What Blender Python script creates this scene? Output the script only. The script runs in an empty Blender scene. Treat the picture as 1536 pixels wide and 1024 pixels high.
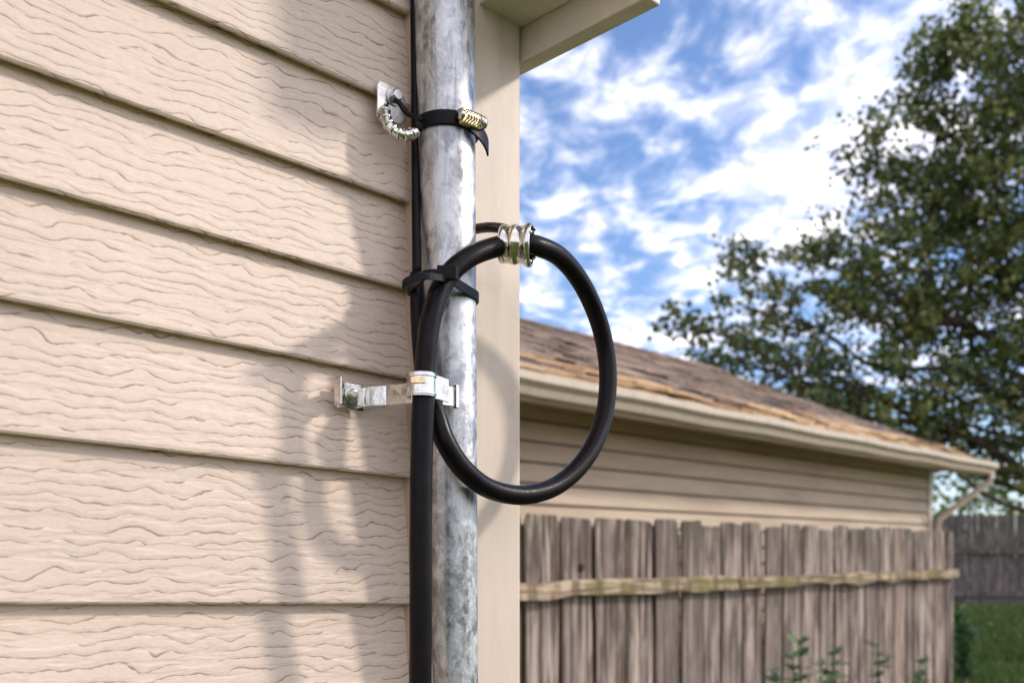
import bpy, math, random
from mathutils import Vector, Matrix
random.seed(7)
F=1496.0; HZ=850.0; CH=1.6
scene=bpy.context.scene
# ---------------------------------------------------------------- helpers
def new_obj(name,me,parent=None):
    o=bpy.data.objects.new(name,me); scene.collection.objects.link(o)
    if parent is not None: o.parent=parent
    return o
def empty(name,loc=(0,0,0),rz=0):
    o=bpy.data.objects.new(name,None); scene.collection.objects.link(o)
    o.empty_display_size=.1; o.location=loc; o.rotation_euler=(0,0,rz); return o
class MB:
    def __init__(s): s.v=[]; s.f=[]; s.a=[]
    def add(s,vs,fs,a=0.0):
        n=len(s.v); s.v+= [tuple(p) for p in vs]; s.f+=[tuple(i+n for i in f) for f in fs]; s.a+=[a]*len(vs)
    def box(s,x0,x1,y0,y1,z0,z1,a=0.0,fn=None):
        vs=[(x,y,z) for z in (z0,z1) for y in (y0,y1) for x in (x0,x1)]
        if fn: vs=[fn(*p) for p in vs]
        s.add(vs,[(0,2,3,1),(4,5,7,6),(0,1,5,4),(1,3,7,5),(3,2,6,7),(2,0,4,6)],a)
    def make(s,name,mat,parent=None,smooth=False,bevel=0,seg=2):
        me=bpy.data.meshes.new(name); me.from_pydata(s.v,[],s.f); 
        at=me.attributes.new('rnd','FLOAT','POINT'); at.data.foreach_set('value',s.a)
        me.materials.append(mat)
        if smooth: me.polygons.foreach_set('use_smooth',[True]*len(me.polygons))
        me.update()
        o=new_obj(name,me,parent)
        if bevel:
            m=o.modifiers.new('b','BEVEL'); m.width=bevel; m.segments=seg; m.limit_method='ANGLE'
        return o
def catmull(P,n=8):
    P=[Vector(p) for p in P]; out=[]
    Q=[P[0]*2-P[1]]+P+[P[-1]*2-P[-2]]
    for i in range(1,len(Q)-2):
        a,b,c,d=Q[i-1],Q[i],Q[i+1],Q[i+2]
        for k in range(n):
            t=k/n
            out.append(.5*((2*b)+(c-a)*t+(2*a-5*b+4*c-d)*t*t+(3*b-a-3*c+d)*t**3))
    out.append(P[-1]); return out
def tube(mb,pts,rad,seg=16,a=0.0,cap=True):
    pts=[Vector(p) for p in pts]; n=len(pts)
    R=rad if isinstance(rad,list) else [rad]*n
    T=[(pts[min(i+1,n-1)]-pts[max(i-1,0)]).normalized() for i in range(n)]
    up=Vector((0,0,1)) if abs(T[0].z)<.9 else Vector((1,0,0))
    N=(up-T[0]*up.dot(T[0])).normalized(); vs=[]
    for i in range(n):
        N=(N-T[i]*N.dot(T[i])).normalized(); B=T[i].cross(N)
        for k in range(seg):
            an=2*math.pi*k/seg
            vs.append(pts[i]+(N*math.cos(an)+B*math.sin(an))*R[i])
    fs=[(i*seg+k,i*seg+(k+1)%seg,(i+1)*seg+(k+1)%seg,(i+1)*seg+k) for i in range(n-1) for k in range(seg)]
    if cap: fs+=[tuple(reversed(range(seg))),tuple(range((n-1)*seg,n*seg))]
    mb.add(vs,fs,a)
def lathe(mb,origin,axis,prof,seg=32,a=0.0,closed=False):
    axis=Vector(axis).normalized(); up=Vector((0,0,1)) if abs(axis.z)<.9 else Vector((1,0,0))
    N=(up-axis*up.dot(axis)).normalized(); B=axis.cross(N); o=Vector(origin); vs=[];n=len(prof)
    for (x,r) in prof:
        for k in range(seg):
            an=2*math.pi*k/seg; vs.append(o+axis*x+(N*math.cos(an)+B*math.sin(an))*r)
    fs=[(i*seg+k,i*seg+(k+1)%seg,(i+1)*seg+(k+1)%seg,(i+1)*seg+k) for i in range(n-1) for k in range(seg)]
    if closed: fs+=[((n-1)*seg+k,(n-1)*seg+(k+1)%seg,(k+1)%seg,k) for k in range(seg)]
    mb.add(vs,fs,a)
def ribbon(mb,pts,h,th,closed=False,a=0.0):
    """vertical strap; pts=(x,y,zc)"""
    P=[Vector(p) for p in pts]; n=len(P); vs=[]
    for i in range(n):
        if closed: t=P[(i+1)%n]-P[(i-1)%n]
        else: t=P[min(i+1,n-1)]-P[max(i-1,0)]
        t.z=0; t.normalize(); nn=Vector((t.y,-t.x,0))*th/2
        hz=Vector((0,0,h/2))
        vs+=[P[i]+nn-hz,P[i]+nn+hz,P[i]-nn+hz,P[i]-nn-hz]
    fs=[]
    m=n if closed else n-1
    for i in range(m):
        j=(i+1)%n
        for k in range(4):
            fs.append((i*4+k,i*4+(k+1)%4,j*4+(k+1)%4,j*4+k))
    if not closed: fs+=[(3,2,1,0),((n-1)*4,(n-1)*4+1,(n-1)*4+2,(n-1)*4+3)]
    mb.add(vs,fs,a)
class M:
    def __init__(s,name):
        s.m=bpy.data.materials.new(name); s.m.use_nodes=True; s.nt=s.m.node_tree
        s.b=s.nt.nodes['Principled BSDF']; s._tc=None
    def n(s,t,**k):
        x=s.nt.nodes.new(t)
        for a,b in k.items(): setattr(x,a,b)
        return x
    def l(s,a,b): s.nt.links.new(a,b)
    def setin(s,sock,v):
        if isinstance(v,bpy.types.NodeSocket): s.l(v,sock)
        elif v is not None: sock.default_value=v
    def tc(s,w='Object'):
        if s._tc is None: s._tc=s.n('ShaderNodeTexCoord')
        return s._tc.outputs[w]
    def math(s,op,a,b=None,c=None,clamp=False):
        x=s.n('ShaderNodeMath',operation=op); x.use_clamp=clamp
        s.setin(x.inputs[0],a); s.setin(x.inputs[1],b); s.setin(x.inputs[2],c); return x.outputs[0]
    def sc(s,v,scale):
        x=s.n('ShaderNodeVectorMath',operation='MULTIPLY'); s.setin(x.inputs[0],v); x.inputs[1].default_value=scale; return x.outputs[0]
    def noise(s,v,scale=1,detail=2,rough=.5,dist=0):
        x=s.n('ShaderNodeTexNoise'); s.l(v,x.inputs['Vector']); x.inputs['Scale'].default_value=scale
        x.inputs['Detail'].default_value=detail; x.inputs['Roughness'].default_value=rough; x.inputs['Distortion'].default_value=dist
        return x.outputs['Fac']
    def mr(s,v,a,b,c=0,d=1,smooth=True):
        x=s.n('ShaderNodeMapRange'); x.interpolation_type='SMOOTHSTEP' if smooth else 'LINEAR'
        s.setin(x.inputs[0],v)
        for i,q in enumerate((a,b,c,d)): x.inputs[i+1].default_value=q
        return x.outputs[0]
    def mix(s,f,a,b,mode='MIX'):
        x=s.n('ShaderNodeMix',data_type='RGBA',blend_type=mode)
        s.setin(x.inputs[0],f)
        for k,q in ((6,a),(7,b)):
            if isinstance(q,tuple): q=(q[0],q[1],q[2],1)
            s.setin(x.inputs[k],q)
        return x.outputs[2]
    def bump(s,h,strength=.5,dist=.01,prev=None):
        x=s.n('ShaderNodeBump'); x.inputs['Strength'].default_value=strength; x.inputs['Distance'].default_value=dist
        s.l(h,x.inputs['Height'])
        if prev is not None: s.l(prev,x.inputs['Normal'])
        return x.outputs[0]
    def attr(s):
        x=s.n('ShaderNodeAttribute'); x.attribute_name='rnd'; return x.outputs['Fac']
    def done(s,col=None,rough=None,metal=None,normal=None,spec=None):
        if isinstance(col,tuple): col=(col[0],col[1],col[2],1)
        s.setin(s.b.inputs['Base Color'],col); s.setin(s.b.inputs['Roughness'],rough); s.setin(s.b.inputs['Metallic'],metal)
        if normal is not None: s.l(normal,s.b.inputs['Normal'])
        if spec is not None: s.b.inputs['Specular IOR Level'].default_value=spec
        return s.m
# ---------------------------------------------------------------- materials
def siding_mat(name,base,dark):
    m=M(name); co=m.tc(); sep=m.n('ShaderNodeSeparateXYZ'); m.l(co,sep.inputs[0]); z=sep.outputs[2]
    n1=m.noise(m.sc(co,(26,1,30)),1,1,.5); n2=m.noise(m.sc(co,(120,1,50)),1,1,.5)
    n0=m.noise(m.sc(co,(5,1,9)),1,1)
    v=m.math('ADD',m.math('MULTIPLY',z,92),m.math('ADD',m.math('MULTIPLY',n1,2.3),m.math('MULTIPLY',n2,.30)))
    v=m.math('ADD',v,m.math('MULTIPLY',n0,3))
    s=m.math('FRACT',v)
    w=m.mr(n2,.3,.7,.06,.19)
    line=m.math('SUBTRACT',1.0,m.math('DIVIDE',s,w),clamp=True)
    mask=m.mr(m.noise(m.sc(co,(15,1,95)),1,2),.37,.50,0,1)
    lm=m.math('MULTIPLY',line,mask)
    var=m.mr(m.noise(m.sc(co,(3,3,7)),1,2),.3,.7,0,1)
    c=m.mix(var,base,tuple(q*.92 for q in base))
    fine=m.noise(m.sc(co,(120,1,700)),1,2)
    c=m.mix(m.mr(fine,.35,.7,0,.12),c,dark)
    c=m.mix(m.math('MULTIPLY',lm,.95),c,dark)  # grain grooves darkened in the colour: dirt plus painted groove occlusion
    h=m.math('MULTIPLY',m.mr(s,0,.45,0,1),mask)
    bn=m.bump(h,.42,.0010)
    bn=m.bump(m.noise(co,620,3,.6),.22,.001,bn)
    return m.done(c,.5,0,bn,.4)
m_siding=siding_mat('beige_siding',(.78,.615,.495),(.19,.105,.07))
def paint(name,base,rough=.5):
    m=M(name); co=m.tc()
    v=m.noise(m.sc(co,(30,30,5)),1,5,.6); d=m.noise(co,9,4,.6)
    c=m.mix(m.mr(v,.35,.75,0,.5),base,tuple(q*.72 for q in base))
    c=m.mix(m.mr(d,.55,.75,0,.4),c,(base[0]*.55,base[1]*.5,base[2]*.45))
    return m.done(c,rough,0,m.bump(m.noise(co,300,3),.15,.001))
m_trim=paint('trim_paint',(.72,.58,.46)); m_trim2=paint('channel_paint',(.55,.40,.29)); m_soffit=paint('soffit_paint',(.80,.70,.58))
def galv():
    m=M('galvanized_steel'); co=m.tc()
    vo=m.n('ShaderNodeTexVoronoi'); m.l(m.sc(co,(1,1,.6)),vo.inputs['Vector']); vo.inputs['Scale'].default_value=150
    sp=m.n('ShaderNodeSeparateColor'); m.l(vo.outputs['Color'],sp.inputs[0]); r=sp.outputs[0]
    cl=m.noise(m.sc(co,(50,50,32)),1,6,.72,.4); st=m.noise(m.sc(co,(200,200,10)),1,4,.6)
    c=m.mix(m.mr(cl,.38,.62),(.25,.25,.255),(.68,.675,.68))
    c=m.mix(m.math('MULTIPLY',r,.34),c,(.88,.87,.87))
    c=m.mix(m.mr(st,.52,.74,0,.5),c,(.20,.20,.205))
    drip=m.noise(m.sc(co,(90,90,22)),1,3,.6)
    c=m.mix(m.mr(drip,.64,.72,0,.5),c,(.30,.25,.19))
    ro=m.math('ADD',m.mr(cl,.35,.65,.30,.48),m.math('MULTIPLY',r,.14))
    bn=m.bump(m.noise(co,80,5,.65),.35,.0018)
    return m.done(c,ro,m.mr(drip,.64,.72,.94,.6),bn)
m_galv=galv()
def steel(name,base,rough,metal=1):
    m=M(name); co=m.tc(); n=m.noise(co,140,4,.6)
    c=m.mix(m.mr(n,.45,.75,0,.5),base,tuple(q*.5 for q in base))
    return m.done(c,m.mr(n,.3,.7,rough,rough+.18),metal,m.bump(m.noise(co,200,3),.12,.001))
m_zinc=steel('zinc_plate',(.72,.69,.63),.10); m_brass=steel('brassy_zinc',(.85,.62,.34),.16); m_brass2=steel('pale_brass',(.80,.70,.52),.14); m_screw=steel('screw_steel',(.68,.65,.62),.2)
def rubber(name,base,rough):
    m=M(name); co=m.tc(); n=m.noise(co,60,4,.6); s=m.noise(m.sc(co,(300,300,20)),1,3)
    c=m.mix(m.mr(n,.45,.8,0,.5),base,(.020,.012,.012))
    return m.done(c,m.mr(s,.3,.7,rough,rough+.12),0,m.bump(n,.08,.002),.15)
m_cable=rubber('black_rubber',(.006,.004,.005),.30); m_tie=rubber('black_nylon',(.008,.008,.009),.34)
def wood(name,a,b,moss=0):
    m=M(name); co=m.tc(); r=m.attr()
    cb=m.n('ShaderNodeCombineXYZ'); m.l(m.math('MULTIPLY',r,17),cb.inputs[0]); m.l(m.math('MULTIPLY',r,31),cb.inputs[2])
    ad=m.n('ShaderNodeVectorMath',operation='ADD'); m.l(co,ad.inputs[0]); m.l(cb.outputs[0],ad.inputs[1]); co2=ad.outputs[0]
    g=m.noise(m.sc(co2,(34,34,1.5) if not moss else (2.0,2.0,45)),1,5,.6,.9); bl=m.noise(m.sc(co2,(11,11,2.4)),1,4,.6)
    c=m.mix(m.mr(g,.41,.59),a,b)
    c=m.mix(m.mr(bl,.45,.63,0,.75),c,tuple(q*.55 for q in a))
    c=m.mix(m.mr(r,0.45,1,0,.7,False),c,tuple(q*.35 for q in b))
    c=m.mix(m.mr(r,.0,.35,.45,0,False),c,(b[0]*1.1,b[1]*.92,b[2]*.85))
    if moss==0:
        sp=m.n('ShaderNodeSeparateXYZ'); m.l(co,sp.inputs[0])
        top=m.math('MULTIPLY',m.mr(sp.outputs[2],1.55,1.85,0,.6),m.mr(m.noise(m.sc(co2,(7,7,4)),1,4,.65),.42,.62))
        c=m.mix(top,c,(.085,.085,.045))
    else: c=m.mix(m.mr(m.noise(co,5,4,.7),.46,.6,0,.75),c,(.17,.15,.045))
    return m.done(c,.85,0,m.bump(g,.7,.008),.2)
m_fence=wood('weathered_wood',(.11,.075,.06),(.50,.40,.335)); m_rail=wood('weathered_rail',(.22,.155,.10),(.60,.46,.31),1)
m_fence2=wood('dark_weathered_wood',(.10,.085,.08),(.26,.22,.21))
def gsiding():
    m=M('neighbor_siding'); co=m.tc(); n=m.noise(m.sc(co,(1.2,1,9)),1,5,.6)
    c=m.mix(m.mr(n,.35,.7),(.62,.48,.34),(.49,.37,.255))
    return m.done(c,.7,0,m.bump(m.noise(m.sc(co,(8,1,90)),1,3),.4,.004))
m_gs=gsiding(); m_gtrim=paint('neighbor_gutter_paint',(.64,.52,.39),.5)
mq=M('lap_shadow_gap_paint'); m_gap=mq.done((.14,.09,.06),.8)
def shingle():
    m=M('asphalt_shingles'); co=m.tc(); r=m.attr(); g=m.noise(co,50,4,.7); p=m.noise(m.sc(co,(1.6,4,4)),1,5,.65)
    c=m.mix(m.mr(p,.40,.60),(.12,.095,.08),(.42,.30,.22)); c=m.mix(m.math('MULTIPLY',r,.75),c,(.09,.07,.06))
    c=m.mix(m.mr(g,.4,.7,0,.6),c,(.50,.38,.31))
    return m.done(c,.95,0,m.bump(g,.6,.004),.1)
m_sh=shingle()
def shingle2():
    m=M('lower_shingles'); co=m.tc(); r=m.attr(); g=m.noise(co,40,4,.7)
    c=m.mix(r,(.80,.57,.33),(.36,.22,.13)); c=m.mix(m.mr(g,.42,.7,0,.7),c,(.18,.12,.08))
    return m.done(c,.95,0,m.bump(g,.6,.004),.1)
m_sh2=shingle2()
def leaf(name,a,b,c3,tr=.3):
    m=M(name); r=m.attr(); rp=m.n('ShaderNodeValToRGB'); m.l(r,rp.inputs[0])
    e=rp.color_ramp.elements; e[0].color=(*a,1); e[1].color=(*c3,1); q=rp.color_ramp.elements.new(.6); q.color=(*b,1)
    m.done(rp.outputs[0],.42,0,None,.5)
    t=m.n('ShaderNodeBsdfTranslucent'); m.l(rp.outputs[0],t.inputs[0]); ms=m.n('ShaderNodeMixShader'); ms.inputs[0].default_value=tr
    out=m.nt.nodes['Material Output']; m.l(m.b.outputs[0],ms.inputs[1]); m.l(t.outputs[0],ms.inputs[2]); m.l(ms.outputs[0],out.inputs[0])
    return m.m
m_leaf=leaf('tree_leaves',(.04,.07,.02),(.13,.17,.045),(.34,.33,.10))
m_leaf2=leaf('distant_leaves',(.05,.09,.02),(.14,.18,.05),(.26,.28,.09))
m_weed=leaf('weed_leaves',(.07,.13,.055),(.12,.20,.08),(.22,.30,.13))
m_grassb=leaf('grass_blades',(.04,.09,.015),(.09,.15,.03),(.17,.2,.05))
def bark():
    m=M('bark'); co=m.tc(); n=m.noise(m.sc(co,(12,12,3)),1,5,.7)
    return m.done(m.mix(m.mr(n,.35,.7),(.06,.045,.03),(.17,.13,.10)),.9,0,m.bump(n,.8,.03),.2)
m_bark=bark()
def groundm():
    m=M('lawn'); co=m.tc(); n=m.noise(co,.8,5,.6); k=m.noise(co,25,3,.6)
    c=m.mix(m.mr(n,.35,.65),(.045,.085,.02),(.08,.12,.03)); c=m.mix(m.mr(k,.45,.7,0,.6),c,(.06,.05,.03))
    return m.done(c,.95,0,m.bump(k,.6,.03),.1)
m_ground=groundm()
# ---------------------------------------------------------------- house frame
u=Vector((.7173,.6968,0)); nrm=Vector((.6968,-.7173,0)); P0=Vector((-.1165,1.05,0)); ANG=math.atan2(u.y,u.x)
def W(px,py,d):
    """world point on the plane d in front of the wall (survey helper: bearing px, elevation py)"""
    k=(px-768)/F; b=P0+nrm*d
    t=(k*b.y-b.x)/(u.x-k*u.y); p=b+u*t
    return Vector((p.x,p.y,CH+(HZ-py)/F*p.y))
def L(t,d,z): return P0+u*t+nrm*d+Vector((0,0,z))
SL=-.0256
house=empty('house',P0,ANG)
ys=[30,170,310,440,572,718,905,1062]
zs=[CH+(HZ-y)/F*1.05 for y in ys]; zs=zs[::-1]
while zs[0]>.15: zs.insert(0,zs[0]-.108)
while zs[-1]<2.75: zs.append(zs[-1]+.1)
mb=MB()
for i in range(len(zs)-1):
    zb,zt=zs[i],zs[i+1]
    prof=[(0,zb+.0045),(.0115,zb+.0015),(.0128,zb),(.0150,zb+.0003),(.0163,zb+.002),(.0163,zb+.005),(.003,zt+.007)]
    vs=[(x,-d,z+SL*x) for x in (-3.2,.010) for d,z in prof]
    n=len(prof); mb.add(vs,[(j,j+n,j+n+1,j+1) for j in range(n-1)],random.random())
mb.make('siding_wall',m_siding,house)
side=MB()
for i in range(len(zs)-1):
    zb,zt=zs[i],zs[i+1]; prof=[(0,zb+.0015),(.0125,zb),(.0163,zb+.003),(.0163,zb+.006),(.003,zt+.004)]
    vs=[(.140+d,y,z) for y in (.10,6.0) for d,z in prof]; n=5
    side.add(vs,[(j,j+n,j+n+1,j+1) for j in range(n-1)])
side.make('side_wall',m_siding,house)
core=MB(); core.box(-3.2,.139,.003,6.0,0,2.75); core.make('wall_core',m_trim2,house)
cb=MB(); cb.box(.0235,.1565,-.021,.10,0,2.74); cb.make('corner_board',m_trim,house,bevel=.004)
ch=MB(); ch.box(.000,.0055,-.026,.0,0,2.735); ch.box(.0075,.0215,-.017,.0,0,2.735); ch.make('corner_channel',m_trim2,house,bevel=.0012)
zc=CH+(HZ-50)/F*1.159
so=MB(); so.box(.092,.1585,-.195,.0,zc,zc+.012); so.box(.092,.1585,-.195,.0,zc+.014,zc+.16); so.make('cornice_soffit',m_soffit,house)
fa=MB(); fa.box(.160,.183,-.20,.12,zc-.0385,zc+.19); fa.make('cornice_fascia',m_soffit,house,bevel=.002)
fa=MB(); fa.box(.085,.1595,-.22,-.1965,zc-.01,zc+.19); fa.make('cornice_front',m_soffit,house,bevel=.002)
ev=MB(); ev.box(-3.3,.45,-.28,6.3,2.76,2.78); ev.box(-3.3,.45,-.30,-.28,2.72,2.90); ev.make('eave_soffit',m_soffit,house)
rf=MB(); rf.add([(-3.4,-.36,2.88),(.5,-.36,2.88),(.5,3,4.3),(-3.4,3,4.3),(.5,6.4,2.88),(-3.4,6.4,2.88)],[(0,1,2,3),(3,2,4,5)]); rf.add([(.45,-.3,2.80),(.45,6.3,2.80),(.45,3,4.25)],[(0,1,2)])
rf.make('roof',m_sh,house)
# ---------------------------------------------------------------- pipe
def pipe_c(z):
    k=max(0,min(1,(2.2-z)/.73)); px=666.5+k*17
    Y=1.03; return Vector(((px-768)/F*Y,Y,z)), (.0313-(.0313-.0232)*k)
mb=MB(); zl=[0.0,.6,1.2]+[1.4+i*.025 for i in range(36)]+[2.75]
tube(mb,[pipe_c(z)[0] for z in zl],[pipe_c(z)[1] for z in zl],48)
mb.make('metal_pipe',m_galv,None,smooth=True)
# ---------------------------------------------------------------- cable
cable=empty('coiled_cable')
D=.094
def w3(l): return [W(a,b,c) for a,b,c in l]
P=[W(631,1700,D)]+w3([(631,1300,D),(630,1100,D),(631,960,D),(631,820,D),(632,700,D),(634,620,D),(638,550,D),(646,480,D),(668,420,D),(702,387,D+.004),(742,371,D+.006),(775,366,D+.014),(806,369,D+.021),(843,388,D+.016),(877,433,D+.004),(902,495,D-.004),(912,562,D-.004),(905,628,D-.002),(880,685,D),(838,726,D),(787,742,D),(735,733,D),(695,703,D),(668,662,D-.004),(654,622,D-.012),(640,580,D-.024),(632,530,D-.034),(627,470,D-.040),(625,410,D-.044)])
P[0].z=.02
pts=catmull(P,10); n=len(pts)
rad=[.0108 if i<70 else .0103 for i in range(n)]
for i in range(n-40,n): rad[i]=.0103-(i-(n-40))/40*.0035
mb=MB(); tube(mb,pts,rad,24); mb.make('cable_loop',m_cable,cable,smooth=True)
mb=MB(); tube(mb,catmull([W(625,412,D-.046),W(624,300,.034),W(623,150,.026),W(622,0,.024),W(622,-120,.024)],8),.0046,16); mb.make('cable_riser',m_cable,cable,smooth=True)
mb=MB(); tube(mb,catmull(w3([(690,352,.030),(712,344,.045),(735,341,.075),(757,344,.100),(772,352,.112)]),8),.0052,14); mb.make('cable_stub',m_cable,cable,smooth=True)
# ---------------------------------------------------------------- coupling
cp=empty('cable_coupling'); o=W(776,367,D+.0145); ax=Vector((.97,-.14,-.07)).normalized()
prof=[(-.017,.0150),(-.018,.0178),(-.0165,.0190),(-.0135,.0192),(-.0122,.0186),(-.0075,.0186),(-.0062,.0194),(-.0005,.0194),(.0005,.0188),(.0070,.0188),(.0082,.0208),(.0105,.0219),(.0135,.0219),(.0150,.0210),(.0150,.0192),(.012,.0180),(-.004,.0170),(-.012,.0150)]
mb=MB(); lathe(mb,o,ax,prof,40,closed=True); mb.make('collar',m_zinc,cp,smooth=True)
mb=MB(); lathe(mb,o,ax,[(-.0064,.0194),(-.0035,.0199),(-.0004,.0195),(-.0004,.018),(-.0064,.018)],40,closed=True); mb.make('brass_ring',m_brass2,cp,smooth=True)
mb=MB(); lathe(mb,o,ax,[(-.013,.006),(.009,.0110),(.012,.0130),(.0105,.0176),(-.013,.0165)],32,closed=True); mb.make('rubber_gland',m_cable,cp,smooth=True)
mb=MB()
for an in (20,110,200,290):
    B=ax.cross(Vector((0,0,1))).normalized(); C=B.cross(ax)
    q=o+ax*.0150+(B*math.cos(math.radians(an))+C*math.sin(math.radians(an)))*.0200
    lathe(mb,q,ax,[(0,.0001),(0,.0022),(.0016,.0020),(.0022,.0001)],12)
mb.make('collar_screws',m_screw,cp,smooth=True)
# ---------------------------------------------------------------- straps
def ring_pts(z,extra,n=48):
    c,r=pipe_c(z); out=[]
    for i in range(n):
        a=2*math.pi*i/n
        out.append((c.x+(r+extra)*math.cos(a),c.y+(r+extra)*math.sin(a),z))
    return out
def bolt(mb,p,ax,r,h,seg=6):
    lathe(mb,p,ax,[(0,.0001),(0,r*1.55),(.0012,r*1.5),(.0013,.0001)],24)
    lathe(mb,Vector(p)+Vector(ax)*.0013,ax,[(0,r*1.02),(h*.75,r*1.0),(h,r*.8),(h,.0001)],seg)
zB=CH+(HZ-196)/F*1.03
hc=empty('hose_clamp')
mb=MB(); ribbon(mb,ring_pts(zB,.0022,64),.0145,.0030,True); mb.make('strap',m_tie,hc,smooth=False,bevel=.0006)
c,r=pipe_c(zB)
a=math.radians(-46); q=Vector((c.x+(r+.0085)*math.cos(a),c.y+(r+.0085)*math.sin(a),zB)); tg=Vector((-math.sin(a),math.cos(a),0)); rd=Vector((math.cos(a),math.sin(a),0))
def obox(mb,c,ex,ey,ez,a,b,h,at=0):
    vs=[c+ex*(a*sx)+ey*(b*sy)+ez*(h*sz) for sz in(-1,1) for sy in(-1,1) for sx in(-1,1)]
    mb.add(vs,[(0,2,3,1),(4,5,7,6),(0,1,5,4),(1,3,7,5),(3,2,6,7),(2,0,4,6)],at)
Z=Vector((0,0,1))
mb=MB(); obox(mb,q-rd*.002,tg,rd,Z,.0125,.0035,.0080); mb.make('worm_housing',m_brass,hc,bevel=.0015)
mb=MB(); lathe(mb,q+tg*.012,tg,[(0,.0001),(0,.0066),(.003,.0068),(.0055,.006),(.006,.0001)],20); lathe(mb,q-tg*.012,tg,[(-.004,.0001),(-.004,.0052),(0,.0055),(.001,.0001)],16)
for k in range(6): lathe(mb,q+rd*.0025+tg*(-.009+k*.0036),tg,[(-.001,.0050),(0,.0060),(.001,.0050)],16)
mb.make('worm_screw',m_zinc,hc,smooth=True)
mb=MB(); pc=[]
for i in range(11):
    aa=math.radians(-44+i*5); rr=r+.006+.0007*i
    pc.append((c.x+rr*math.cos(aa),c.y+rr*math.sin(aa),zB-.004-.0013*i))
ribbon(mb,pc,.016,.0022); mb.make('strap_tail',m_tie,hc,bevel=.0006)
ct=empty('cable_tie'); zT=CH+(HZ-432)/F*.995
c,r=pipe_c(zT); cc=W(652,432,D)
def hull(circs,n=80):
    out=[]
    for i in range(n):
        a=2*math.pi*i/n; d=Vector((math.cos(a),math.sin(a)))
        best=max(circs,key=lambda q:q[0]*d.x+q[1]*d.y+q[2]); out.append((best[0]+best[2]*d.x,best[1]+best[2]*d.y,zT))
    return out
hp=hull([(c.x,c.y,r+.0018),(cc.x,cc.y,.0122),(W(626,432,.05).x,W(626,432,.05).y,.009)])
mb=MB(); ribbon(mb,hp,.0095,.0022,True); mb.make('tie_band',m_tie,ct,bevel=.0004)
mb=MB(); hd=Vector((cc.x+.0135,cc.y-.0115,zT+.001)); e1=Vector((.95,-.25,-.1)).normalized(); e2=Vector((.25,.95,0)).normalized()
obox(mb,hd,e1,e2,Z,.010,.0045,.0068); mb.make('tie_head',m_tie,ct,bevel=.0015)
mb=MB(); tl=[W(612,430,.085),W(604,428,.094),W(612,420,.102),W(640,414,.113),W(668,418,.113)]; ribbon(mb,catmull(tl,6),.0065,.0015); mb.make('tie_tail',m_tie,ct,bevel=.0003)
# lower bracket
lb=empty('pipe_bracket')
zL=CH+(HZ-598)/F*1.0
def Lt(px,d):
    w=W(px,600,d); return (w-P0).dot(u)
def zat(t): return zL+(t+.04)*(-.012)
mb=MB(); A=[(Lt(507,.030),.030),(Lt(511,.022),.0215),(Lt(516,.0195),.0190),(Lt(545,.0195),.0190),(Lt(549,.021),.0215),(Lt(556,.03),.030),(Lt(580,.045),.045),(Lt(603,.062),.062),(Lt(618,.074),.074),(Lt(650,.080),.080),(Lt(664,.086),.086),(Lt(684,.088),.088)]
ap=[L(t,d,zat(t)) for t,d in A]
ribbon(mb,ap,.0195,.0020)
mb.make('bracket_arm',m_zinc,lb,bevel=.0005)
mb=MB(); e=ap[-1]; obox(mb,e+u*(-.001)+nrm*.0015,u,nrm,Z,.0022,.0025,.0115); e=ap[0]; obox(mb,e+nrm*.0005,u,nrm,Z,.0012,.0055,.0135); mb.make('bracket_lips',m_zinc,lb,bevel=.0008)
mb=MB(); bolt(mb,L(Lt(527,.021),.0205,zat(-.1)),nrm,.0052,.0055,16); mb.make('bracket_bolt',m_screw,lb,bevel=.0004)
mb=MB(); obox(mb,L(Lt(527,.02),.0180,zat(-.1)-.001),u,nrm,Z,.0155,.0011,.0135); mb.make('bracket_plate',m_zinc,lb,bevel=.003)
mb=MB(); cc=W(632,588,D); hp=[]
for i in range(28):
    a=math.radians(150+i*240/27); hp.append((cc.x+.0128*math.cos(a),cc.y+.0128*math.sin(a),zat(-.04)+.004))
hp=[(hp[0][0]-.003,hp[0][1]+.004,hp[0][2])]+hp+[(hp[-1][0]+.006,hp[-1][1]+.003,hp[-1][2]-.001),(hp[-1][0]+.014,hp[-1][1]+.007,hp[-1][2]-.003)]
ribbon(mb,hp,.0225,.0019); mb.make('cable_saddle',m_zinc,lb,bevel=.0005)
mb=MB()
for dz in (-.0085,.0085):
    ribbon(mb,[(x+(x-cc.x)*.08,y+(y-cc.y)*.08,z+dz) for x,y,z in hp[2:-3]],.0030,.0016)
mb.make('saddle_ribs',m_zinc,lb,bevel=.0005)
mb=MB(); s0=Vector((cc.x-.002,cc.y-.0137,zat(-.04)+.0065)); obox(mb,s0,Vector((1,0,0)),Vector((0,1,0)),Z,.0068,.0010,.0030); mb.make('saddle_latch',m_brass,lb,bevel=.0006)
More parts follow.
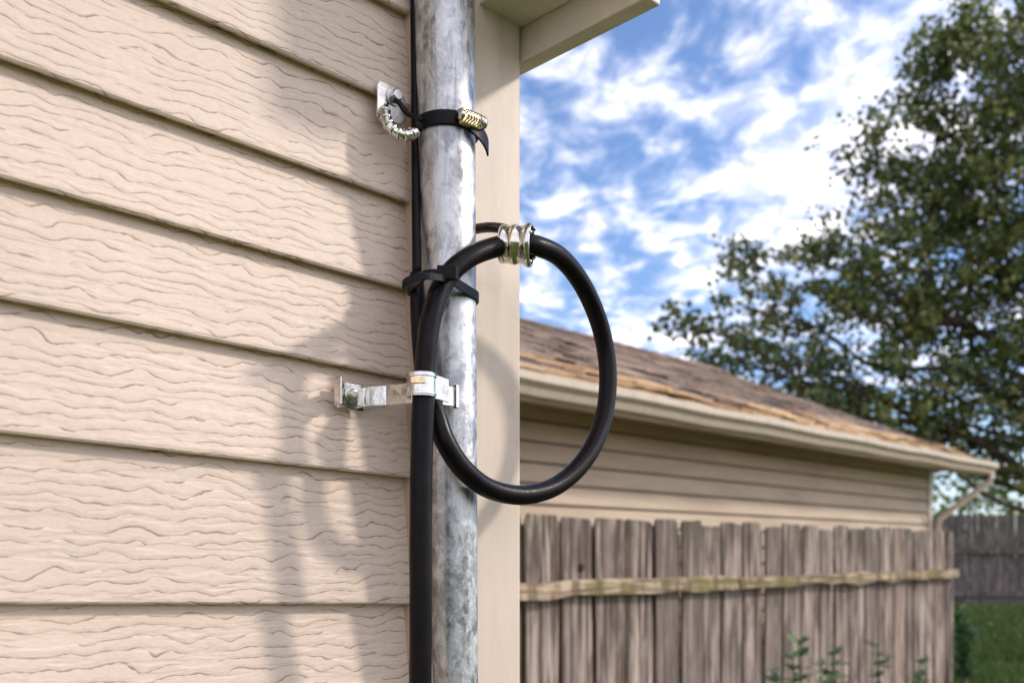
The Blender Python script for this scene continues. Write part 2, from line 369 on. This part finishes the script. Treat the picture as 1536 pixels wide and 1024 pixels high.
# upper bracket
ub=empty('pipe_bracket')
p=W(586,152,.022); mb=MB()
pl=[(-.017,-.022),(.012,-.022),(.0185,-.014),(.0185,.008),(.006,.0175),(-.014,.0175),(-.017,.012)]
vs=[p+u*a*1.0+Z*(b*.95)+nrm*dd for dd in(-.002,.0008) for a,b in pl]; n=len(pl)
mb.add(vs,[tuple(reversed(range(n))),tuple(range(n,2*n))]+[(i,(i+1)%n,(i+1)%n+n,i+n) for i in range(n)])
mb.make('bracket_plate',m_zinc,ub,bevel=.0008)
mb=MB(); bolt(mb,p+nrm*.001+Z*.005+u*.003,nrm,.0062,.007,16); mb.make('bracket_bolt',m_screw,ub,bevel=.0004)
mb=MB(); cv=catmull(w3([(576,165,.027),(580,183,.033),(592,197,.040),(608,203,.046),(626,198,.050)]),7)
tube(mb,cv,.0052,12)
for i in range(1,len(cv)-1,4):
    t=(cv[i+1]-cv[i]).normalized(); lathe(mb,cv[i],t,[(-.0018,.0050),(-.0008,.0064),(.0008,.0064),(.0018,.0050)],14)
mb.make('ribbed_strap',m_zinc,ub,smooth=True)
mb=MB(); tube(mb,catmull(w3([(592,150,.030),(600,156,.034),(608,168,.038),(622,176,.045),(632,180,.055)]),7),.0026,10); mb.make('tie_wire',m_tie,ub,smooth=True)
# ---------------------------------------------------------------- neighbour house
u2=Vector((.682,.731,0)); Pe=Vector((-.025,4.6,0)); A2=math.atan2(u2.y,u2.x)
nh=empty('neighbor_house',Pe,A2)
S2=.0112; sh=lambda x,y,z:(x,y,z+S2*x)
zE=CH+(HZ-556)/F*4.6; zR=3.80; wy=.41; T1=6.62; T0=-2.0; TW=6.30
mb=MB(); g2=MB(); zz=[0.02+i*.112 for i in range(24)]; zz=[z for z in zz if z<zE-.05]+[zE-.02]
for i in range(len(zz)-1):
    zb,zt=zz[i],zz[i+1]; prof=[(.021,zb+.009),(.023,zb+.016),(.004,zt+.013)]
    vs=[sh(x,wy-d,z) for x in(T0,TW-.09) for d,z in prof]; mb.add(vs,[(j,j+3,j+4,j+1) for j in range(2)])
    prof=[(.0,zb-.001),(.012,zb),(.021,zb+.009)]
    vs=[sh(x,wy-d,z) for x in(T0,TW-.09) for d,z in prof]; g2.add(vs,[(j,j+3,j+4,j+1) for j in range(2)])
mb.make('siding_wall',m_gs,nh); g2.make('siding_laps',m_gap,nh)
mb=MB(); mb.box(T0,TW-.01,wy+.002,6-wy,0,zE-.03,fn=sh); mb.make('wall_core',m_gs,nh)
mb=MB(); mb.add([sh(TW-.008,wy+.002,zE-.04),sh(TW-.008,6-wy,zE-.04),sh(TW-.008,3,zR-.15)],[(0,1,2)]); mb.make('gable_wall',m_gs,nh)
mb=MB(); mb.box(TW-.09,TW,wy-.03,wy+.1,0,zE-.05,fn=sh); mb.make('corner_trim',m_gtrim,nh,bevel=.004)
mb=MB(); mb.box(T0,T1-.03,.022,wy+.0,zE-.055,zE-.035,fn=sh); mb.box(T0,T1-.022,0,.02,zE-.12,zE-.01,fn=sh); mb.make('eave_soffit',m_gtrim,nh)
mb=MB(); prof=[(0,-.012),(0,-.105),(-.06,-.105),(-.075,-.07),(-.105,-.045),(-.105,-.006),(-.095,-.006),(-.095,-.04),(-.068,-.065),(-.055,-.098),(-.006,-.098),(-.006,-.012)]
N=24; vs=[]
for k in range(N+1):
    x=T0+(T1+.02-T0)*k/N; j=.004*math.sin(k*1.7)
    vs+=[sh(x,-.002+y,zE+z+j) for y,z in prof]
n=len(prof); fs=[(i*n+k,i*n+(k+1)%n,(i+1)*n+(k+1)%n,(i+1)*n+k) for i in range(N) for k in range(n)]+[tuple(range(n)),tuple(range(N*n,N*n+n))[::-1]]
mb.add(vs,fs); mb.make('gutter',m_gtrim,nh,bevel=.002)
mb=MB(); tube(mb,[sh(T1-.05,-.06,zE-.10),sh(T1-.05,-.05,zE-.17),sh(TW+.03,wy-.08,zE-.52),sh(TW+.0,wy-.07,zE-.65),sh(TW+.0,wy-.07,.1)],.028,10); mb.make('downspout',m_gtrim,nh,smooth=True)
sp=(zR-zE)/3.0
mb=MB()
for sgn,y0 in ((1,0),(-1,6)):
    q=[(T0,y0-sgn*.03,zE-.012-sp*.03),(T1,y0-sgn*.03,zE-.012-sp*.03),(T1,3,zR-.012),(T0,3,zR-.012)]
    q2=[(a,b,c-.03) for a,b,c in q]
    mb.add([sh(*v) for v in q+q2],[(0,1,2,3),(7,6,5,4),(0,4,5,1),(1,5,6,2),(3,7,4,0)])
mb.make('roof_deck',m_gtrim,nh)
R1=MB(); R2=MB(); rnd=random.Random(3)
nc=18; run=3.0/nc
for i in range(nc):
    x=T0+rnd.random()*.1
    while x<T1:
        w=min(.16+rnd.random()*.2,T1-x+.02)
        y0=i*run-.045+rnd.uniform(-.016,.016); y1=(i+1)*run+.02
        lift=.014+abs(rnd.gauss(0,.013))+(abs(rnd.gauss(0,.016)) if i<3 else 0)
        zb0=zE+sp*y0+lift; zb1=zE+sp*y1+.006
        vs=[sh(x,y0,zb0-.014),sh(x+w-.004,y0,zb0-.014+rnd.gauss(0,.003)),sh(x+w-.004,y1,zb1),sh(x,y1,zb1),sh(x,y0,zb0),sh(x+w-.004,y0,zb0),sh(x+w-.004,y1,zb1+.003),sh(x,y1,zb1+.003)]
        (R2 if (i<2 or (i in(2,3) and rnd.random()<.6)) else R1).add(vs,[(3,2,1,0),(4,5,6,7),(0,1,5,4),(1,2,6,5),(2,3,7,6),(3,0,4,7)],rnd.random())
        x+=w
x=T0
while x<T1:
    R1.add([sh(x,2.86,zR-.035),sh(x+.26,2.86,zR-.03),sh(x+.26,3,zR+.045),sh(x,3,zR+.03),sh(x+.26,3.14,zR-.03),sh(x,3.14,zR-.035)],[(0,1,2,3),(3,2,4,5)],rnd.random()); x+=.22
R1.add([sh(T0,3,zR),sh(T1,3,zR),sh(T1,6.03,zE),sh(T0,6.03,zE)],[(0,1,2,3)],.5)
R1.make('shingles',m_sh,nh); R2.make('lower_shingles',m_sh2,nh)
mb=MB(); mb.add([sh(T1-.02,-.02,zE-.09),sh(T1+.005,-.02,zE-.09),sh(T1+.005,-.02,zE+.0),sh(T1-.02,-.02,zE+.0),sh(T1-.02,3,zR-.10),sh(T1+.005,3,zR-.10),sh(T1+.005,3,zR+.0),sh(T1-.02,3,zR+.0)],[(0,1,2,3),(4,7,6,5),(0,4,5,1),(1,5,6,2),(2,6,7,3),(3,7,4,0)]); mb.make('rake_board',m_gtrim,nh)
# ---------------------------------------------------------------- near fence
Pf=Vector((-.021,4.0,0)); wf=empty('wooden_fence',Pf,A2)
zF=CH+(HZ-771)/F*4.0; S3=.0112; zRl=CH+(HZ-886)/F*4.0
mb=MB(); x=-1.7; rnd=random.Random(11); xe=4.86
def plank(mb,x,w,zt,r,y0=0.0,lean=0,th=.018):
    pts=[(0,0),(w,0),(w+lean*.3,zt*.5),(w+lean,zt-.018-rnd.random()*.014),(w-.014+lean,zt+rnd.uniform(-.006,.006)),(w*.5+lean,zt+rnd.uniform(-.004,.006)),(.014+lean,zt+rnd.uniform(-.006,.006)),(lean,zt-.02),(lean*.3,zt*.5)]
    n=len(pts); vs=[(x+a,y0+yy,z+S3*(x)) for yy in(0,th) for a,z in pts]
    mb.add(vs,[tuple(range(n)),tuple(reversed(range(n,2*n)))]+[(i,i+n,(i+1)%n+n,(i+1)%n) for i in range(n)],r)
bk=MB()
while x<xe-.1:
    w=rnd.uniform(.19,.24) if rnd.random()<.8 else rnd.uniform(.12,.16)
    if x+w>xe: w=xe-x-.005
    plank(mb,x,w-rnd.uniform(.018,.036),zF+rnd.gauss(0,.012),rnd.random(),rnd.uniform(-.006,.006),rnd.gauss(0,.008))
    plank(bk,x+w-.07,.12,zF-.03+rnd.gauss(0,.010),.9,.050,0)  # backing boards added behind the gaps, toned dark so the gaps look shaded
    x+=w
mb.make('planks',m_fence,wf,bevel=.003); bk.make('added_gap_backing',m_fence,wf)
mb=MB()
tt=(870-768)/F; bx=Pf; t=(tt*bx.y-bx.x)/(u2.x-tt*u2.y); yy=(bx+u2*t).y
lathe(mb,(t,-.006,CH+(HZ-851)/F*yy),(0,-1,0),[(0,.0001),(.0,.020),(.003,.018),(.0035,.0001)],20)
mk=M('dark_knot'); mb.make('knot',mk.done((.015,.010,.008),.9),wf)
def rail(mb,x0,x1,zc,h,d,y0,wob):
    N=18; vs=[]
    for k in range(N+1):
        x=x0+(x1-x0)*k/N; w1=rnd.gauss(0,wob); w2=rnd.gauss(0,wob)
        vs+=[(x,y0,zc-h/2+w1+S3*x),(x,y0,zc+h/2+w2+S3*x),(x,y0-d,zc+h/2+w2-.004+S3*x),(x,y0-d,zc-h/2+w1+S3*x)]
    fs=[(i*4+k,i*4+(k+1)%4,(i+1)*4+(k+1)%4,(i+1)*4+k) for i in range(N) for k in range(4)]+[(3,2,1,0),(N*4,N*4+1,N*4+2,N*4+3)]
    mb.add(vs,fs,.3+rnd.random()*.2)
mb=MB(); rail(mb,-1.7,1.72,zRl-.002,.072,.04,-.010,.005); rail(mb,1.725,4.95,zRl-.008,.064,.045,-.014,.005)
rail(mb,-1.7,2.19,.35,.08,.04,-.010,.003); rail(mb,2.2,4.95,.35,.08,.04,-.010,.003); mb.make('rails',m_rail,wf,bevel=.003)
mb=MB()
mb.box(4.70,4.80,.072,.17,0,zF+.05,a=.2)
mb.box(4.86,4.97,-.008,.06,0,zF+.055,a=.35); mb.box(-1.7,-1.6,.072,.17,0,zF,a=.2); mb.make('posts',m_fence,wf,bevel=.005)
# ---------------------------------------------------------------- far fence
def gz(x,y):
    k=max(0,min(1,(y-11)/11.0)); k=k*k*(3-2*k); return .70*k
ff=empty('wooden_fence',(7.0,22.4,0),0)
S3=0.0
mb=MB(); x=0
while x<14:
    w=rnd.uniform(.13,.15); zt=CH+(HZ-771)/F*22.4+rnd.gauss(0,.012)
    plank(mb,x,w-.012,zt,rnd.random(),0,rnd.gauss(0,.004)); x+=w
mb.make('planks',m_fence2,ff)
mb=MB(); rail(mb,0,14,CH+(HZ-826)/F*22.35,.12,.05,-.01,.002); rail(mb,0,14,1.0,.1,.05,-.01,.002); mb.make('rails',m_fence2,ff)
# ---------------------------------------------------------------- ground & grass
xs=[-400,-150,-60,-30]+[-20+i*1.0 for i in range(46)]+[30,60,150,400]; yy=[-300,-100,-30,-10]+[-5+i*1.0 for i in range(36)]+[40,60,100,200,500]
vs=[(x,y,gz(x,y)) for y in yy for x in xs]; nx=len(xs)
mb=MB(); mb.add(vs,[(j*nx+i,j*nx+i+1,(j+1)*nx+i+1,(j+1)*nx+i) for j in range(len(yy)-1) for i in range(nx-1)]); mb.make('ground',m_ground,None,smooth=True)
mb=MB(); rg=random.Random(5)
for _ in range(36000):
    y=2.5+19.7*rg.random()**.8; x=rg.uniform(max(.30*y,.2),.68*y+.8)
    h=rg.uniform(.06,.15)*(1.6 if rg.random()<.06 else 1); a=rg.uniform(0,6.28); w=.006+.0006*y; z=gz(x,y)
    dx,dy=math.cos(a)*w,math.sin(a)*w; lx,ly=rg.gauss(0,.3)*h,rg.gauss(0,.3)*h
    mb.add([(x-dx,y-dy,z),(x+dx,y+dy,z),(x+dx*.6+lx*.5,y+dy*.6+ly*.5,z+h*.6),(x+lx,y+ly,z+h),(x-dx*.6+lx*.5,y-dy*.6+ly*.5,z+h*.6)],[(0,1,2,3,4)],rg.random())
mb.make('grass',m_grassb)
# ---------------------------------------------------------------- foliage
def leafq(mb,p,s,rg,att,droop=0.0):
    a=Vector((rg.gauss(0,1),rg.gauss(0,1),rg.gauss(0,.7)-droop)).normalized(); b=a.cross(Vector((rg.gauss(0,1),rg.gauss(0,1),rg.gauss(0,1)))).normalized()
    c=a.cross(b); w=s*.42
    mb.add([p,p+a*s*.45+b*w+c*s*.08,p+a*s,p+a*s*.45-b*w+c*s*.08],[(0,1,2,3)],att)
tree=empty('tree',(0,0,0)); rg=random.Random(21)
TY=14.5
def TP(px,py,y): return Vector(((px-768)/F*y,y,CH+(HZ-py)/F*y))
base=Vector((8.3,15.0,gz(8.3,15)))
lobes=[(1500,90,95,130,1.2),(1430,60,45,60,.7),(1490,240,120,100,1.3),(1390,160,45,60,.6),(1310,225,62,42,.6),(1400,300,110,75,1.1),(1320,345,80,50,.8),(1240,365,60,30,.5),(1490,430,130,110,1.4),(1370,450,110,80,1.2),(1240,440,85,56,.8),(1150,455,60,38,.6),(1112,385,22,26,.3),(1050,488,48,24,.4),(1090,530,72,30,.5),(1200,540,90,55,.8),(1340,560,110,70,1.1),(1240,605,75,32,.6),(1480,580,110,85,1.3),(1380,650,90,36,.8),(1500,680,60,45,.8),(1300,640,60,22,.5),(1620,300,150,250,2),(1640,60,120,120,1.6),(1640,560,140,120,1.8)]
wood_mb=MB()
trunk=catmull([base,base+Vector((-.1,0,1.6)),base+Vector((-.25,.1,3.2)),base+Vector((-.1,0,5.0)),base+Vector((-.3,.1,7.2)),TP(1560,0,15)],6)
tube(wood_mb,trunk,[.26*(1-i/len(trunk)*.85) for i in range(len(trunk))],12)
lf=MB()
for (cx,cy,rx,ry,dd) in lobes:
    c=TP(cx,cy,TY+rg.uniform(-.6,.6)); 
    best=min(trunk[4:],key=lambda q:(q-c).length+abs(q.z-(c.z-.7*(q-c).length*.5)))
    wv=lambda s:Vector((rg.gauss(0,s),rg.gauss(0,s),rg.gauss(0,s)))
    lb_=catmull([best,best.lerp(c,.3)+wv(.18),best.lerp(c,.55)+wv(.2)-Vector((0,0,.1)),best.lerp(c,.8)+wv(.15),c],5); ln=(c-best).length
    tube(wood_mb,lb_,[(.02+.008*ln)*(1-.88*i/len(lb_)) for i in range(len(lb_))],7)
    sx=rx/F*TY; sz=ry/F*TY; area=rx*ry
    nt=max(8,int(area/190))
    for k in range(nt):
        while True:
            q=Vector((rg.uniform(-1,1),rg.uniform(-1,1),rg.uniform(-1,1)))
            if q.length<1: break
        e=c+Vector((q.x*sx,q.y*dd,q.z*sz))*1.08
        st=lb_[rg.randrange(len(lb_)//2,len(lb_))]
        tw=catmull([st,st.lerp(e,.5)+wv(.08),e],3)
        tube(wood_mb,tw,[.009*(1-.7*i/len(tw)) for i in range(len(tw))],4,cap=False)
        dr=(e-st).normalized() if (e-st).length>.05 else Vector((0,0,1))
        shade=rg.random()*.5
        for j in range(rg.randint(30,62)):
            al=rg.uniform(-.36,.28); o=Vector((rg.gauss(0,.09),rg.gauss(0,.12),rg.gauss(0,.07)))
            leafq(lf,e+dr*al+o*(1.05-abs(al)),rg.uniform(.06,.125),rg,min(1,shade+rg.random()**1.5*.8),.3)
wood_mb.make('trunk_and_limbs',m_bark,tree,smooth=True); lf.make('crown_leaves',m_leaf,tree)
mb=MB(); 
for k in range(110):
    x=rg.uniform(2,34); y=rg.uniform(29,42); top=gz(0,40)+rg.uniform(1.0,4.6)
    c=Vector((x,y,top))
    for j in range(120):
        q=Vector((rg.gauss(0,.6),rg.gauss(0,.6),rg.gauss(0,.5))); leafq(mb,c+q,rg.uniform(.16,.3),rg,rg.random())
for k in range(16):
    x=rg.uniform(2,34); y=rg.uniform(30,41); tube(mb,[(x,y,.5),(x+rg.gauss(0,.2),y,3.5)],[.14,.05],6,a=0)
mb.make('background_trees',m_leaf2)
def weed(px,py,Y,sc,seed):
    r=random.Random(seed); mb=MB(); X=(px-768)/F*Y; top=CH+(HZ-py)/F*Y
    for s in range(4):
        bx=X+r.gauss(0,.06); by=Y+r.gauss(0,.05); tz=top-s*.05*sc
        st=catmull([(bx,by,gz(bx,by)),(bx+r.gauss(0,.03),by,tz*.5+gz(bx,by)*.5),(bx+r.gauss(0,.05),by+r.gauss(0,.03),tz)],12)
        tube(mb,st,[.006*(1-.6*i/len(st)) for i in range(len(st))],6,a=.3)
        for i in range(3,len(st)):
            for k in range(4):
                a=r.uniform(0,6.28); ln=r.uniform(.04,.105)*sc; d=Vector((math.cos(a),math.sin(a),r.uniform(.1,1.0))).normalized(); sd=d.cross(Z).normalized()*ln*.24; p=Vector(st[i])
                mb.add([p,p+d*ln*.35+sd,p+d*ln*.75+sd*.7-Z*ln*.04,p+d*ln-Z*ln*.15,p+d*ln*.75-sd*.7-Z*ln*.04,p+d*ln*.35-sd],[(0,1,2,3),(0,3,4,5)],r.random())
    mb.make('weed_plant',m_weed)
weed(1188,968,4.3,1.0,1); weed(1270,968,4.9,1.0,2); weed(1372,998,5.2,1.0,3); weed(1455,915,13.0,2.0,5)
# ---------------------------------------------------------------- light, sky
th=math.radians(40); el=math.radians(31)
hd=u*math.cos(th)+nrm*math.sin(th); sd=Vector((hd.x*math.cos(el),hd.y*math.cos(el),math.sin(el)))
li=bpy.data.lights.new('sun','SUN'); li.energy=2.3; li.angle=math.radians(4.5); li.color=(1,.92,.82)
lo=bpy.data.objects.new('sun',li); scene.collection.objects.link(lo); lo.rotation_euler=(-sd).to_track_quat('-Z','Y').to_euler(); lo.location=(5,0,8)
w=bpy.data.worlds.new('World'); scene.world=w; w.use_nodes=True; nt=w.node_tree; nt.nodes.clear()
class WM(M):
    def __init__(s,nt): s.nt=nt; s._tc=None
q=WM(nt)
sky=q.n('ShaderNodeTexSky'); sky.sky_type='NISHITA'; sky.sun_disc=False; sky.sun_elevation=el; sky.sun_rotation=math.atan2(sd.x,sd.y); sky.air_density=1.0; sky.dust_density=.6; sky.ozone_density=2.5
skc=q.mix(1.0,sky.outputs[0],(1.08,1.16,1.36),'MULTIPLY')
b1=q.n('ShaderNodeBackground'); q.l(skc,b1.inputs[0]); b1.inputs[1].default_value=.15
co=q.tc('Generated'); sp_=q.n('ShaderNodeSeparateXYZ'); q.l(co,sp_.inputs[0])
zc_=q.math('MAXIMUM',sp_.outputs[2],.04); cx_=q.math('DIVIDE',sp_.outputs[0],zc_); cy_=q.math('DIVIDE',sp_.outputs[1],zc_)
cbn=q.n('ShaderNodeCombineXYZ'); q.l(cx_,cbn.inputs[0]); q.l(cy_,cbn.inputs[1]); cv=cbn.outputs[0]
n1=q.noise(cv,1.3,2,.5,.2); n2=q.noise(q.sc(cv,(7.2,4.2,1)),1,5,.60,.35)
def gauss(px,py,sx,sy,amp):
    X=(px-768)/F; Zp=(HZ-py)/F; X0=X/Zp; Y0=1/Zp
    a=q.math('MULTIPLY',q.math('SUBTRACT',cx_,X0),1/sx); b=q.math('MULTIPLY',q.math('SUBTRACT',cy_,Y0),1/sy)
    s=q.math('ADD',q.math('MULTIPLY',a,a),q.math('MULTIPLY',b,b)); e=q.math('POWER',2.718,q.math('MULTIPLY',s,-1)); return q.math('MULTIPLY',e,amp)
dens=q.math('ADD',q.math('MULTIPLY',n1,.50),q.math('MULTIPLY',n2,.70))
for g in ((1190,300,.30,.75,.20),(1260,120,.22,.35,.10),(880,60,.12,.25,.08),(850,340,.25,.5,.08),(1000,520,1.2,1.0,.12)):
    dens=q.math('ADD',dens,gauss(*g))
# unseen cloud added overhead and behind the viewer to raise the ambient light
dens=q.math('ADD',dens,q.mr(cy_,1.2,-.6,0,.20))
fac=q.mr(dens,.555,.88,0,.97)
ccol=q.mix(q.mr(n2,.38,.66),(.68,.69,.85),(1.0,.96,.97))
b2=q.n('ShaderNodeBackground'); q.l(ccol,b2.inputs[0]); b2.inputs[1].default_value=1.9
ms=q.n('ShaderNodeMixShader'); q.l(fac,ms.inputs[0]); q.l(b1.outputs[0],ms.inputs[1]); q.l(b2.outputs[0],ms.inputs[2])
ow=q.n('ShaderNodeOutputWorld'); q.l(ms.outputs[0],ow.inputs[0])
# ---------------------------------------------------------------- camera
cam=bpy.data.cameras.new('camera'); co_=bpy.data.objects.new('camera',cam); scene.collection.objects.link(co_)
co_.location=(0,0,CH); co_.rotation_euler=(math.radians(90),0,0); cam.sensor_width=36; cam.lens=F/1536*36; cam.shift_y=(HZ-512)/1536
cam.clip_start=.02; cam.clip_end=2000; cam.dof.use_dof=True; cam.dof.focus_distance=1.0; cam.dof.aperture_fstop=6.3
scene.camera=co_
scene.view_settings.view_transform='Standard'; scene.view_settings.look='None'; scene.view_settings.exposure=0
